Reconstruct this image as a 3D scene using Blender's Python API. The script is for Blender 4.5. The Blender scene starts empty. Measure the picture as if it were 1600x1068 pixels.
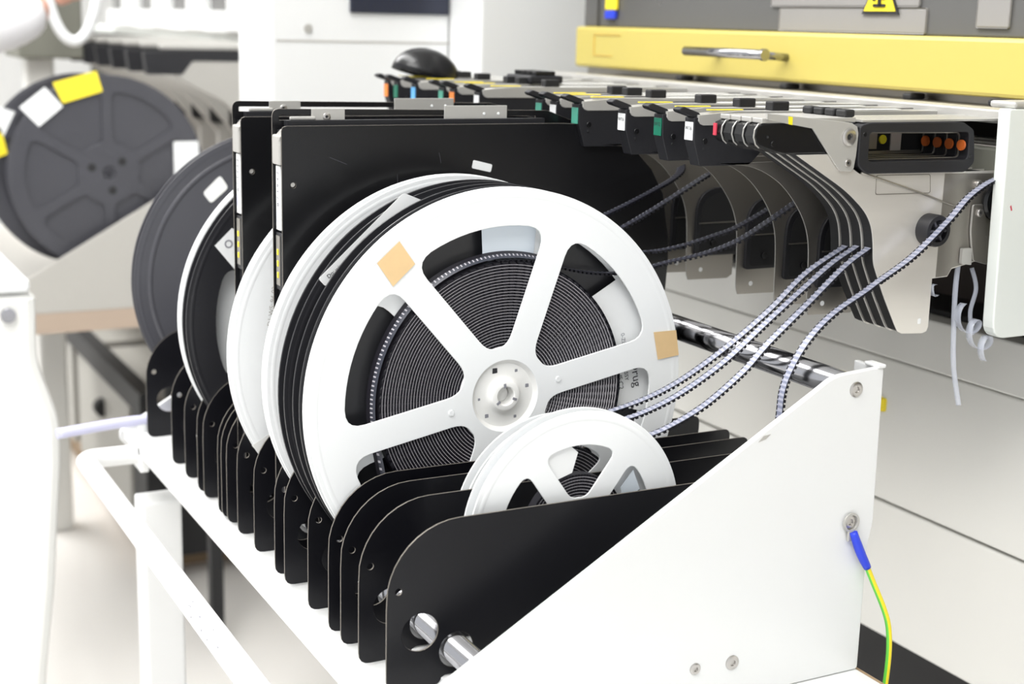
import bpy, bmesh, math, random
from mathutils import Vector, Matrix
random.seed(7)
SC = bpy.context.scene
COL = SC.collection
PI = math.pi

# ---------------------------------------------------------------- camera
# world: +X runs along the row of reels towards the viewer, +Y towards the machine, Z up
cam = bpy.data.objects.new('camera', bpy.data.cameras.new('camera'))
COL.objects.link(cam); SC.camera = cam
cam.data.sensor_width = 36.0
cam.data.lens = 2240 / 1600 * 36.0
cam.data.clip_start = 0.05; cam.data.clip_end = 60
VPX = Vector((-1200.0, -529.0, 2240.0)); VPZ = Vector((-255.0, (2240**2 + 1200*255) / 529, 2240.0))
cX = -VPX.normalized(); cZ = -VPZ.normalized(); cY = cZ.cross(cX)       # world axes seen in (right, down, forward)
rot = Matrix(((cX.x, -cX.y, -cX.z), (cY.x, -cY.y, -cY.z), (cZ.x, -cZ.y, -cZ.z)))
cam.matrix_world = Matrix.Translation((0.97744, -0.51214, 1.18945)) @ rot.to_4x4()
cam.data.dof.use_dof = True
cam.data.dof.focus_distance = 1.13
cam.data.dof.aperture_fstop = 6.3

# ---------------------------------------------------------------- world, lamps, exposure
W = bpy.data.worlds.new('world'); SC.world = W; W.use_nodes = True
W.node_tree.nodes['Background'].inputs[0].default_value = (0.96, 0.98, 1.0, 1)
W.node_tree.nodes['Background'].inputs[1].default_value = 0.95
SC.view_settings.view_transform = 'Standard'; SC.view_settings.look = 'None'
SC.view_settings.gamma = 1.0; SC.view_settings.use_curve_mapping = False
SC.view_settings.exposure = 0.22
def area(name, loc, sx, sy, power, aim=None, col=(1, 1, .995)):
    l = bpy.data.lights.new(name, 'AREA'); l.shape = 'RECTANGLE'; l.size = sx; l.size_y = sy; l.energy = power; l.color = col
    o = bpy.data.objects.new(name, l); COL.objects.link(o); o.location = loc
    if aim is not None:
        o.rotation_euler = (Vector(aim) - Vector(loc)).to_track_quat('-Z', 'Y').to_euler()
    return o
area('ceiling_lamp_light', (1.0, -1.2, 2.9), 1.8, 1.2, 52, (0, 0, .8))
area('ceiling_lamp_light', (-0.8, -0.6, 2.93), 2.4, 0.6, 42)
area('ceiling_lamp_light', (-3.2, -0.8, 2.93), 2.4, 1.2, 75)

# ---------------------------------------------------------------- materials
def mat(name, col, rough=.5, metal=0., spec=.5, noise=0., nscale=30., coat=0., bump=0., bscale=200., emis=None, alpha=1., stretch=None, trans=0.):
    m = bpy.data.materials.new(name); m.use_nodes = True
    nt = m.node_tree; b = nt.nodes['Principled BSDF']
    b.inputs['Base Color'].default_value = (*col, 1); b.inputs['Roughness'].default_value = rough
    b.inputs['Metallic'].default_value = metal; b.inputs['Specular IOR Level'].default_value = spec
    b.inputs['Coat Weight'].default_value = coat; b.inputs['Alpha'].default_value = alpha
    b.inputs['Transmission Weight'].default_value = trans
    tc = nt.nodes.new('ShaderNodeTexCoord'); src = tc.outputs['Object']
    if stretch:
        mp = nt.nodes.new('ShaderNodeMapping'); mp.inputs['Scale'].default_value = stretch
        nt.links.new(src, mp.inputs[0]); src = mp.outputs[0]
    if noise > 0:
        n = nt.nodes.new('ShaderNodeTexNoise'); n.inputs['Scale'].default_value = nscale; n.inputs['Detail'].default_value = 4
        nt.links.new(src, n.inputs['Vector'])
        mx = nt.nodes.new('ShaderNodeMix'); mx.data_type = 'RGBA'
        mx.inputs[6].default_value = (*[c*(1-noise) for c in col], 1); mx.inputs[7].default_value = (*[min(1, c*(1+noise)) for c in col], 1)
        nt.links.new(n.outputs[0], mx.inputs[0]); nt.links.new(mx.outputs[2], b.inputs['Base Color'])
        mr = nt.nodes.new('ShaderNodeMapRange'); mr.inputs[3].default_value = max(0, rough-.07); mr.inputs[4].default_value = min(1, rough+.07)
        nt.links.new(n.outputs[0], mr.inputs[0]); nt.links.new(mr.outputs[0], b.inputs['Roughness'])
    if bump > 0:
        n = nt.nodes.new('ShaderNodeTexNoise'); n.inputs['Scale'].default_value = bscale
        nt.links.new(src, n.inputs['Vector'])
        bp = nt.nodes.new('ShaderNodeBump'); bp.inputs['Strength'].default_value = bump; bp.inputs['Distance'].default_value = .001
        nt.links.new(n.outputs[0], bp.inputs['Height']); nt.links.new(bp.outputs[0], b.inputs['Normal'])
    if emis:
        b.inputs['Emission Color'].default_value = (*emis[0], 1); b.inputs['Emission Strength'].default_value = emis[1]
    return m
M = {}
M['white_plastic'] = mat('white_plastic', (.84, .855, .86), .38, noise=.015, nscale=8, coat=.1)
M['cream_plastic'] = mat('cream_plastic', (.80, .80, .775), .4, noise=.02, nscale=8)
M['hub_white'] = mat('hub_white', (.86, .855, .83), .35, noise=.01)
M['black_reel'] = mat('black_reel', (.018, .018, .021), .33, noise=.15, nscale=14)
M['grey_reel'] = mat('grey_reel', (.055, .055, .065), .38, noise=.15, nscale=10)
M['black_plate'] = mat('black_plate', (.0040, .0040, .006), .36, spec=.35, noise=.3, nscale=9)
M['plate_edge'] = mat('plate_edge', (.20, .18, .155), .45, metal=.5, noise=.3, nscale=60)
M['black_gloss'] = mat('black_gloss', (.007, .007, .008), .27, spec=.4, noise=.3, nscale=4)
M['black_plastic'] = mat('black_plastic', (.010, .010, .013), .5, noise=.15, nscale=20, bump=.1)
M['black_rubber'] = mat('black_rubber', (.012, .012, .013), .6)
M['dark_void'] = mat('dark_void', (.008, .008, .009), .8)
M['tape_dark'] = mat('tape_dark', (.006, .006, .010), .45, spec=.3)
M['tape_mid'] = mat('tape_mid', (.011, .010, .015), .45, spec=.3)
M['tape_edge'] = mat('tape_edge', (.48, .46, .49), .5)
M['film'] = mat('film', (.20, .215, .29), .36, noise=.2, nscale=300)
M['film_light'] = mat('film_light', (.38, .385, .46), .36)
M['dark_film'] = mat('dark_film', (.03, .033, .048), .36, noise=.2, nscale=200)
M['film_pale'] = mat('film_pale', (.62, .68, .74), .35)
M['lilac'] = mat('lilac', (.52, .52, .68), .35)
M['clear_film'] = mat('clear_film', (.80, .84, .95), .10, alpha=.36, spec=.8)
M['white_paint'] = mat('white_paint', (.74, .745, .74), .42, noise=.012, nscale=6, bump=.05, bscale=300)
M['panel_paint'] = mat('panel_paint', (.73, .725, .69), .33, noise=.025, nscale=5)
M['cover_paint'] = mat('cover_paint', (.70, .73, .70), .4, noise=.015, nscale=9)
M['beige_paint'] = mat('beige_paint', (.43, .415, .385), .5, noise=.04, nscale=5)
M['yellow_paint'] = mat('yellow_paint', (.55, .455, .115), .4, noise=.02, nscale=6)
M['yellow_label'] = mat('yellow_label', (.92, .74, .03), .5)
M['chrome'] = mat('chrome', (.40, .40, .42), .13, metal=1)
M['steel'] = mat('steel', (.80, .77, .72), .33, metal=.6, noise=.10, nscale=6, stretch=(1, 1, 7))
M['dull_steel'] = mat('dull_steel', (.34, .32, .29), .36, metal=.85, noise=.2, nscale=8)
M['light_metal'] = mat('light_metal', (.46, .45, .425), .38, metal=.3, noise=.06, nscale=30)
M['screw_metal'] = mat('screw_metal', (.5, .48, .46), .3, metal=.9)
M['tan_tape'] = mat('tan_tape', (.74, .52, .27), .55, noise=.06, nscale=90)
M['paper'] = mat('paper', (.82, .83, .83), .6)
M['ink'] = mat('ink', (.02, .02, .025), .6)
M['grey_ink'] = mat('grey_ink', (.25, .25, .28), .6)
M['green_label'] = mat('green_label', (.0, .15, .085), .5)
M['teal_label'] = mat('teal_label', (.07, .33, .24), .5)
M['orange_label'] = mat('orange_label', (.90, .25, .04), .5)
M['blue_label'] = mat('blue_label', (.12, .42, .80), .5)
M['pink'] = mat('pink', (.50, .04, .07), .5)
M['orange_button'] = mat('orange_button', (.50, .11, .02), .4)
M['yellow_button'] = mat('yellow_button', (.85, .72, .02), .4)
M['gold'] = mat('gold', (.75, .48, .10), .35, metal=.6)
M['blue_tape'] = mat('blue_tape', (.02, .05, .62), .4, bump=.3, bscale=150)
M['wire_green'] = mat('wire_green', (.13, .60, .07), .4)
M['wire_yellow'] = mat('wire_yellow', (.88, .72, .02), .4)
M['window_grey'] = mat('window_grey', (.105, .103, .10), .25, noise=.06, nscale=3)
M['window_pale'] = mat('window_pale', (.27, .26, .25), .4)
M['screen_navy'] = mat('screen_navy', (.018, .022, .04), .25)
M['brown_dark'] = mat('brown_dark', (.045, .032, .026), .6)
M['olive_grey'] = mat('olive_grey', (.17, .17, .14), .6)
M['skin'] = mat('skin', (.62, .33, .24), .5)
M['coat_cloth'] = mat('coat_cloth', (.84, .83, .85), .8, bump=.3, bscale=40)
M['hair'] = mat('hair', (.03, .02, .015), .5)
M['trouser'] = mat('trouser', (.10, .11, .15), .8)
M['shelf_brown'] = mat('shelf_brown', (.36, .25, .15), .6)
M['shelf_tan'] = mat('shelf_tan', (.42, .33, .26), .6)
M['drawer_grey'] = mat('drawer_grey', (.36, .35, .32), .5, noise=.05, nscale=6)
M['floor'] = mat('floor', (.82, .795, .76), .10, noise=.05, nscale=1.5, spec=.5)
M['wall'] = mat('wall', (.86, .86, .85), .6)
M['lampglow'] = mat('lampglow', (1, 1, 1), .5, emis=((1, .985, .96), 3.0))

# ---------------------------------------------------------------- helpers
def link(name, me, m, parent=None, smooth=False):
    o = bpy.data.objects.new(name, me); COL.objects.link(o)
    for q in (m if isinstance(m, (list, tuple)) else [m]):
        me.materials.append(M[q])
    if parent is not None: o.parent = parent
    if smooth:
        for p in me.polygons: p.use_smooth = True
    return o
def thing(name, label, cat, loc=(0, 0, 0), group=None):
    o = bpy.data.objects.new(name, None); COL.objects.link(o); o.location = loc; o.empty_display_size = .02
    o['label'] = label; o['category'] = cat
    if group: o['group'] = group
    return o
def tag(o, label, cat, group=None):
    o['label'] = label; o['category'] = cat
    if group: o['group'] = group
    return o
def struct(o): o['kind'] = 'structure'; return o
def bm2me(bm, name='m'):
    me = bpy.data.meshes.new(name); bmesh.ops.recalc_face_normals(bm, faces=bm.faces); bm.to_mesh(me); bm.free(); return me
def sharp_smooth(o, ang=35):
    me = o.data
    for p in me.polygons: p.use_smooth = True
    bm = bmesh.new(); bm.from_mesh(me)
    for e in bm.edges:
        if len(e.link_faces) == 2 and e.calc_face_angle(0) > math.radians(ang): e.smooth = False
        elif len(e.link_faces) != 2: e.smooth = False
    bm.to_mesh(me); bm.free()
    return o
def addbox(bm, x0, x1, y0, y1, z0, z1, bev=0.):
    r = bmesh.ops.create_cube(bm, size=1)
    vs = r['verts']
    bmesh.ops.scale(bm, vec=(x1-x0, y1-y0, z1-z0), verts=vs)
    bmesh.ops.translate(bm, vec=((x0+x1)/2, (y0+y1)/2, (z0+z1)/2), verts=vs)
    if bev > 0:
        es = list({e for v in vs for e in v.link_edges})
        bmesh.ops.bevel(bm, geom=es, offset=bev, segments=2, profile=.5, affect='EDGES')
def box(name, x0, x1, y0, y1, z0, z1, m, parent=None, bev=0.):
    bm = bmesh.new(); addbox(bm, x0, x1, y0, y1, z0, z1, bev)
    return link(name, bm2me(bm), m, parent)
def plate_me(outer, holes, x0, x1, bev=0.):
    """flat sheet in the YZ plane with true holes, thickness x0..x1"""
    cu = bpy.data.curves.new('tmp', 'CURVE'); cu.dimensions = '2D'; cu.fill_mode = 'BOTH'
    for pts in [outer] + list(holes):
        s = cu.splines.new('POLY'); s.points.add(len(pts)-1); s.use_cyclic_u = True
        for i, p in enumerate(pts): s.points[i].co = (p[0], p[1], 0, 1)
    h = (x1-x0)/2
    cu.extrude = max(h-bev, 1e-5); cu.bevel_depth = bev; cu.bevel_resolution = 1; cu.offset = -bev
    o = bpy.data.objects.new('tmp', cu); COL.objects.link(o)
    dg = bpy.context.evaluated_depsgraph_get()
    me = bpy.data.meshes.new_from_object(o.evaluated_get(dg))
    bpy.data.objects.remove(o); bpy.data.curves.remove(cu)
    me.materials.clear()
    for v in me.vertices:
        u, w, t = v.co; v.co = (x0+h+t, u, w)
    return me
def plate(name, outer, holes, x0, x1, m, parent=None, bev=0., edge=None):
    me = plate_me(outer, holes, x0, x1, bev)
    ms = [m] + ([edge] if edge else [])
    if edge:
        for p in me.polygons: p.material_index = 1 if abs(p.normal.x) < .85 else 0
    for p in me.polygons: p.use_smooth = False
    o = link(name, me, m, parent)
    if edge:
        me.materials.append(M[edge])
        # material_index survives the append
    return o
def arc(cy, cz, r, a0, a1, n=12):
    return [(cy+r*math.cos(math.radians(a0+(a1-a0)*i/n)), cz+r*math.sin(math.radians(a0+(a1-a0)*i/n))) for i in range(n+1)]
def circle(cy, cz, r, n=32): return [(cy+r*math.cos(2*PI*i/n), cz+r*math.sin(2*PI*i/n)) for i in range(n)]
def fillet(pts, rad, n=5):
    """round the corners of a polygon; rad is one number or one per corner"""
    out = []; N = len(pts)
    for i in range(N):
        r = rad[i] if isinstance(rad, (list, tuple)) else rad
        p = Vector(pts[i]); a = Vector(pts[i-1]); b = Vector(pts[(i+1) % N])
        if r <= 0: out.append(tuple(p)); continue
        da = (a-p); db = (b-p); la = min(r, da.length*.48); lb = min(r, db.length*.48)
        A = p+da.normalized()*la; B = p+db.normalized()*lb
        for k in range(n+1):
            t = k/n; q = A*(1-t)**2+p*2*t*(1-t)+B*t*t; out.append((q.x, q.y))
    return out
def lathe_me(prof, n=64, close=False, cx=0, cy=0, cz=0, mats=None):
    """prof = (x, r); revolve about the X axis"""
    bm = bmesh.new(); rings = []
    for x, r in prof:
        if r < 1e-6: rings.append([bm.verts.new((cx+x, cy, cz))])
        else: rings.append([bm.verts.new((cx+x, cy+r*math.cos(2*PI*k/n), cz+r*math.sin(2*PI*k/n))) for k in range(n)])
    idx = list(range(len(rings)-1)) + ([len(rings)-1] if close else [])
    for i in idx:
        a = rings[i]; b = rings[(i+1) % len(rings)]
        for k in range(n):
            k2 = (k+1) % n
            if len(a) == 1 and len(b) == 1: continue
            if len(a) == 1: f = bm.faces.new((a[0], b[k], b[k2]))
            elif len(b) == 1: f = bm.faces.new((a[k], a[k2], b[0]))
            else: f = bm.faces.new((a[k], a[k2], b[k2], b[k]))
            if mats: f.material_index = mats[i]
    return bm2me(bm)
def catmull(pts, step=.004):
    P = [Vector(p) for p in pts]; out = []
    for i in range(len(P)-1):
        p0 = P[max(i-1, 0)]; p1 = P[i]; p2 = P[i+1]; p3 = P[min(i+2, len(P)-1)]
        n = max(2, int((p2-p1).length/step))
        for k in range(n):
            t = k/n
            out.append(.5*((2*p1)+(p2-p0)*t+(2*p0-5*p1+4*p2-p3)*t*t+(-p0+3*p1-3*p2+p3)*t**3))
    out.append(P[-1]); return out
def tube_me(pts, r, n=12, step=.01, raw=False, mats=None, rfun=None):
    P = [Vector(p) for p in pts] if raw else catmull(pts, step)
    bm = bmesh.new(); rings = []; up = Vector((.13, .21, .97))
    prev = None
    for i, p in enumerate(P):
        t = (P[min(i+1, len(P)-1)]-P[max(i-1, 0)]).normalized()
        if prev is None:
            a = t.cross(up); a = a.normalized() if a.length > 1e-3 else Vector((1, 0, 0))
        else:
            a = (prev-t*prev.dot(t)).normalized()
        prev = a; b = t.cross(a)
        rr = rfun(i/(len(P)-1)) if rfun else r
        rings.append([bm.verts.new(p+(a*math.cos(2*PI*k/n)+b*math.sin(2*PI*k/n))*rr) for k in range(n)])
    for i in range(len(rings)-1):
        for k in range(n):
            f = bm.faces.new((rings[i][k], rings[i][(k+1) % n], rings[i+1][(k+1) % n], rings[i+1][k]))
            f.smooth = True
            if mats: f.material_index = mats(i, k)
    bm.faces.new(rings[0]); bm.faces.new(rings[-1])
    return bm2me(bm)
def rod(name, a, b, r, m, parent=None, n=24):
    return link(name, tube_me([a, b], r, n, raw=True), m, parent)
def disc(name, x0, x1, y, z, r, m, parent=None, n=32, bev=.0003):
    prof = [(x0, 0), (x0, r-bev), (x0+bev, r), (x1-bev, r), (x1, r-bev), (x1, 0)]
    return sharp_smooth(link(name, lathe_me(prof, n, cy=y, cz=z), m, parent))
def hexscrew(x, y, z, r, parent, name='screw', h=.0015):
    """round countersunk head with a hexagonal socket, facing +X"""
    prof = [(0, r*1.0), (h*.6, r), (h, r*.82), (h, r*.42), (h*.2, r*.38), (h*.2, 0)]
    o = sharp_smooth(link(name, lathe_me([(x+a, b) for a, b in prof], 24, cy=y, cz=z), 'screw_metal', parent))
    s = plate('socket', circle(y, z, r*.36, 6), [], x+h*.25, x+h*.35, 'black_rubber', o)
    return o
def quad_x(name, pts, x, m, parent, th=.0003):
    return plate(name, pts, [], x, x+th, m, parent)
def text_x(s, x, y, z, size, ang, m, parent, name='print', align='CENTER', plane='x'):
    """flat lettering lying in the YZ plane, facing +X (plane='x') or in XZ facing -Y (plane='y')"""
    cu = bpy.data.curves.new('t', 'FONT'); cu.body = s; cu.size = size; cu.align_x = align; cu.align_y = 'CENTER'; cu.extrude = .00004
    o = bpy.data.objects.new('t', cu); COL.objects.link(o)
    me = bpy.data.meshes.new_from_object(o.evaluated_get(bpy.context.evaluated_depsgraph_get()))
    bpy.data.objects.remove(o); bpy.data.curves.remove(cu); me.materials.clear()
    c, sn = math.cos(math.radians(ang)), math.sin(math.radians(ang))
    for v in me.vertices:
        u, w, t = v.co; u, w = u*c-w*sn, u*sn+w*c
        v.co = (x+t, y+u, z+w) if plane == 'x' else (x+u, y-t, z+w)
    return link(name, me, m, parent)
def copy_tree(o, parent=None):
    c = o.copy(); COL.objects.link(c); c.parent = parent
    for ch in list(o.children): copy_tree(ch, c)
    return c

# ---------------------------------------------------------------- room shell
struct(box('floor', -7, 3, -4, 4, -.05, 0, 'floor'))
struct(box('ceiling', -7, 3, -4, 4, 3.0, 3.05, 'wall'))
struct(box('wall_back', -7.05, -7, -4, 4, 0, 3, 'wall'))
struct(box('wall_right', -7, 3, 4, 4.05, 0, 3, 'wall'))
for i, (x, y, sx, sy) in enumerate([(1.0, -1.2, 1.8, 1.2), (-.8, -.6, 2.4, .6), (-3.2, -.8, 2.4, 1.2)]):
    t = thing('ceiling_light', ['ceiling light panel above the nearest reels', 'narrow ceiling light panel above the feeder bank', 'ceiling light panel above the far trolley'][i], 'lamp', (x, y, 3.0), 'ceiling light panels')
    bm = bmesh.new(); sx /= 2; sy /= 2
    for a in ((-sx-.03, sx+.03, -sy-.03, -sy), (-sx-.03, sx+.03, sy, sy+.03), (-sx-.03, -sx, -sy, sy), (sx, sx+.03, -sy, sy)): addbox(bm, a[0], a[1], a[2], a[3], -.04, 0)
    link('frame', bm2me(bm), 'white_paint', t)
    box('diffuser', -sx, sx, -sy, sy, -.02, -.005, 'lampglow', t)

# ---------------------------------------------------------------- placement machine (the long white machine on the right)
MX0 = -.73
mac = thing('placement_machine', 'long white placement machine with yellow safety cover and grey window, right side', 'machine', (0, .5, 0))
def mbox(name, x0, x1, y0, y1, z0, z1, m, parent=mac, bev=.002):
    return box(name, x0, x1, y0-.5, y1-.5, z0, z1, m, parent, bev)
def mplace(o):      # meshes given in world coordinates, moved into the machine's frame
    o.data.transform(Matrix.Translation((0, -.5, 0))); return o
mbox('body', MX0, 1.6, .60, 1.7, .10, 1.9, 'panel_paint')
mbox('lower_panel', MX0, 1.6, .492, .60, .866, .916, 'panel_paint')
mbox('lower_panel', MX0, 1.6, .497, .60, .715, .8635, 'panel_paint')
mbox('lower_panel', MX0, 1.6, .50, .60, .568, .7115, 'panel_paint')
mbox('plinth', MX0, 1.6, .56, .60, .05, .566, 'black_rubber')
mbox('foot', MX0+.1, MX0+.2, .62, .72, 0, .10, 'black_rubber')
mbox('foot', 1.2, 1.3, .62, .72, 0, .10, 'black_rubber')
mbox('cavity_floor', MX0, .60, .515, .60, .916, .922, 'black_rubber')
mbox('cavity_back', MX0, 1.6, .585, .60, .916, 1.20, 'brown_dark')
# slotted feeder bed
mbox('feeder_bed', MX0+.04, .14, .385, .585, 1.045, 1.075, 'dull_steel')
mbox('bed_front', MX0+.04, .14, .375, .387, 1.035, 1.10, 'olive_grey')
for k in range(3): mbox('bed_rail', MX0+.04, .14, .40+k*.03, .408+k*.03, 1.075, 1.10, 'steel')
# long grey lip over the feeders, ending at the white side cover
mbox('lip_rail', -.66, .140, .378, .408, 1.1195, 1.1305, 'light_metal', bev=.0015)
mbox('lip_top', -.66, .140, .408, .50, 1.122, 1.127, 'dull_steel')
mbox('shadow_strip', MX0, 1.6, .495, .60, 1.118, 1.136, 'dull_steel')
for xx in (-.48, -.28, -.09, .02):
    mbox('lip_stud', xx, xx+.012, .47, .49, 1.127, 1.133, 'black_rubber')
# white side cover: thick sheet with rounded lower corner
o = mplace(plate('side_cover', fillet([(.3545, 1.1335), (.360, .9495), (.70, .9495), (.70, 1.1335)], [.003, .014, .003, .003]), [], .145, .157, 'cover_paint', mac, bev=.0012))
quad_x('red_mark', [(-.135, 1.057), (-.1335, 1.0535), (-.1325, 1.054), (-.134, 1.058)], .1571, 'pink', o)
mbox('cover_end', .13, .157, .36, .50, 1.1335, 1.139, 'light_metal')
# yellow cover with handle
yc = mbox('yellow_cover', MX0+.005, 1.6, .472, .60, 1.1345, 1.187, 'yellow_paint', bev=.004)
hb = mplace(rod('handle', (-.405, .432, 1.163), (-.262, .432, 1.163), .0052, 'chrome', yc, 20)); hb.data.name = 'handle'
for xx in (-.395, -.272):
    h2 = mplace(rod('handle_post', (xx, .432, 1.163), (xx, .476, 1.160), .0042, 'chrome', hb, 14))
disc('handle_cap', -.262, -.257, .432-.5, 1.163, .0064, 'chrome', hb)
fr = bmesh.new()
for a in ((-.675, -.61, 1.1765, 1.1775), (-.675, -.674, 1.150, 1.1775), (-.675, -.63, 1.150, 1.151)): addbox(fr, a[0], a[1], -.0290, -.0278, a[2], a[3])
link('embossed_outline', bm2me(fr), 'gold', yc)
# window above the cover
mbox('window_frame_post', MX0+.005, MX0+.035, .485, .60, 1.187, 1.9, 'window_grey')
win = mbox('window', MX0+.035, 1.6, .490, .60, 1.187, 1.6, 'window_grey')
mbox('inner_panel', -.31, -.085, .4885, .4895, 1.188, 1.213, 'window_pale', win)
mbox('inner_panel', -.325, -.095, .4875, .4890, 1.2135, 1.30, 'window_pale', win)
mbox('inner_block', -.02, .02, .4875, .4893, 1.195, 1.24, 'window_pale', win)
# yellow and blue latch tag on the window frame
mbox('latch_tag', -.672, -.645, .484, .4893, 1.2085, 1.26, 'yellow_label', win)
mbox('latch_tag', -.671, -.647, .483, .4893, 1.197, 1.208, 'blue_tape', win)
# warning triangle
tri = bmesh.new()
def ytri(cx, cz, s, y, th, mm, parent, name):
    me = plate_me([(cx-s*.5, cz), (cx+s*.5, cz), (cx+s*.08, cz+s*.78), (cx-s*.08, cz+s*.78)], [], 0, th)
    for v in me.vertices: t, u, w = v.co; v.co = (u, y-t-.5, w)
    return link(name, me, mm, parent)
w1 = ytri(-.148, 1.2065, .054, .4872, .0012, 'ink', win, 'warning_sign')
w2 = ytri(-.148, 1.2095, .046, .4859, .0008, 'yellow_label', w1, 'warning_face')
for (a, b, c, d) in ((-.157, -.139, 1.2135, 1.2165), (-.150, -.146, 1.2135, 1.224), (-.158, -.154, 1.2195, 1.2285), (-.1445, -.140, 1.2205, 1.2275)):
    mbox('hand_symbol', a, b, .4843, .4850, c, d, 'ink', w1, bev=.0012)
mbox('yellow_tag', -.122, -.104, .4955, .4968, .808, .822, 'yellow_label')

# ---------------------------------------------------------------- reel trolley
RE = (-.61, .155)
tr = thing('reel_trolley', 'white reel trolley with sloped side plate holding the row of reels', 'trolley', (-.2, 0, 0))
def tl(o): o.data.transform(Matrix.Translation((.2, 0, 0))); return o
side = fillet([(-.150, .690), (.2385, .690), (.2385, .795), (.2425, .812), (.2405, .9375), (.236, .9395), (.192, .9365), (.179, .9285), (-.172, .7255), (-.172, .716)], [.004, .003, .006, .006, .001, .002, .012, .012, .003, .003])
sp1 = tl(plate('side_plate', side, [], .160, .165, 'white_paint', tr, bev=.0012))
tl(box('plate_flange', .135, .160, .2365, .241, .805, .9385, 'white_paint', sp1, .001))
tl(box('plate_lug', .150, .1665, .2335, .2415, .9385, .9415, 'white_paint', sp1, .001))
for (yy, zz, rr) in ((.214, .924, .0060), (.218, .8175, .0062), (.113, .720, .0058), (.079, .7215, .0046)):
    tl(hexscrew(.165, yy, zz, rr, sp1))
tl(quad_x('worn_patch', [(.1245, .8925), (.131, .8940), (.1355, .8975), (.129, .8968)], .1650, 'beige_paint', sp1))
sp2 = tl(plate('side_plate', side, [], -.620, -.615, 'white_paint', tr, bev=.0012))
tl(box('tray', -.615, .160, -.110, .225, .715, .7335, 'white_paint', tr, .001))
tl(box('front_beam', -.615, .160, -.150, -.110, .692, .7265, 'white_paint', tr, .0015))
tl(box('front_lip', -.615, .160, -.168, -.150, .7165, .7265, 'white_paint', tr, .001))
tl(box('base_shelf', -.62, .345, -.118, .2385, .655, .6895, 'white_paint', tr, .001))
tl(box('shelf_edge', -.62, .348, .2387, .2425, .655, .6885, 'shelf_brown', tr))
for (lx, ly) in ((-.578, -.140), (.31, -.125), (-.25, .20), (.31, .20)):
    tl(box('leg', lx-.022, lx+.022, ly-.022, ly+.022, .03, .655, 'white_paint', tr, .003))
    tl(disc('caster', lx-.012, lx+.012, ly, .03, .03, 'black_rubber', tr))
tl(box('post', -.606, -.596, -.157, -.145, .70, .745, 'white_paint', tr, .003))
tl(rod('support_rod', (-.612, -.097, .7520), (.159, -.097, .7520), .0105, 'chrome', tr))
tl(rod('back_rod', (-.612, .155, .760), (.159, .155, .760), .0085, 'chrome', tr))
rr = tl(rod('back_rail', (-.612, .214, .924), (.159, .214, .924), .0108, 'chrome', tr, 32))
hx = -.552
hpts = [(.34, -.16, .716), (.34, -.205, .716), (.333, -.219, .716), (.318, -.224, .716)] + [(.318-(.318-hx-.02)*k/8, -.224, .716) for k in range(1, 9)] + [(hx+.006, -.2225, .716), (hx, -.214, .716), (hx, -.200, .716), (hx, -.16, .716)]
tl(link('handle', tube_me(hpts, .0105, 20, step=.01), 'white_paint', tr))
tl(box('handle_bracket', hx-.016, hx+.016, -.168, -.158, .698, .734, 'white_paint', tr, .002))
for k in range(9):
    xx = .02+random.uniform(-.13, .03); a = random.uniform(.2, 1.3)
    tl(box('paint_chip', xx, xx+random.uniform(.001, .003), -.224+.0103*-math.cos(a)-.0004, -.224+.0103*-math.cos(a)+.0006, .716+.0103*math.sin(a)-.0006, .716+.0103*math.sin(a)+.0006, 'grey_ink', tr))
# film tube lying across the far handle bar
o = link('plastic_tube', tube_me([(-.60, -.10, .7395), (-.60, -.17, .7395), (-.592, -.245, .7365)], .0060, 14), 'lilac')
tag(o, 'pale lilac plastic tube sticking out beside the far trolley handle', 'tube')

# divider plates (parts of the trolley): true holes, worn light edges
def divider(x, th=.0016, hi=0.):
    prof = [(-.152, .7285), (-.112, .7285), (-.108, .7345), (.085, .7345), (.145, .802), (.185, .8285), (.217, .832+hi), (.217, .8505+hi), (-.085, .8515+hi), (-.152, .790)]
    prof = fillet(prof, [.009, .002, .002, .01, .02, .02, .006, .006, 0, 0], 4)[:-1] + [(-.097-.055*math.sin(math.radians(a)), (.7965+hi)+.055*math.cos(math.radians(a))) for a in range(0, 91, 9)][:-1] + [(-.152, .790+hi)]
    holes = [circle(-.143, .8035, .0026, 16), circle(-.1265, .7705, .0140, 28), circle(-.098, .7525, .0135, 24)]
    return tl(plate('divider_plate', prof, holes, x-th, x, 'black_plate', tr, bev=.0003, edge='plate_edge'))
DIV = [.121, .069, .033, .007, -.039, -.0965, -.1215, -.178, -.227, -.260, -.277, -.2885, -.338, -.3595, -.4056, -.4575, -.5655]
for x in DIV: divider(x)

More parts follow.
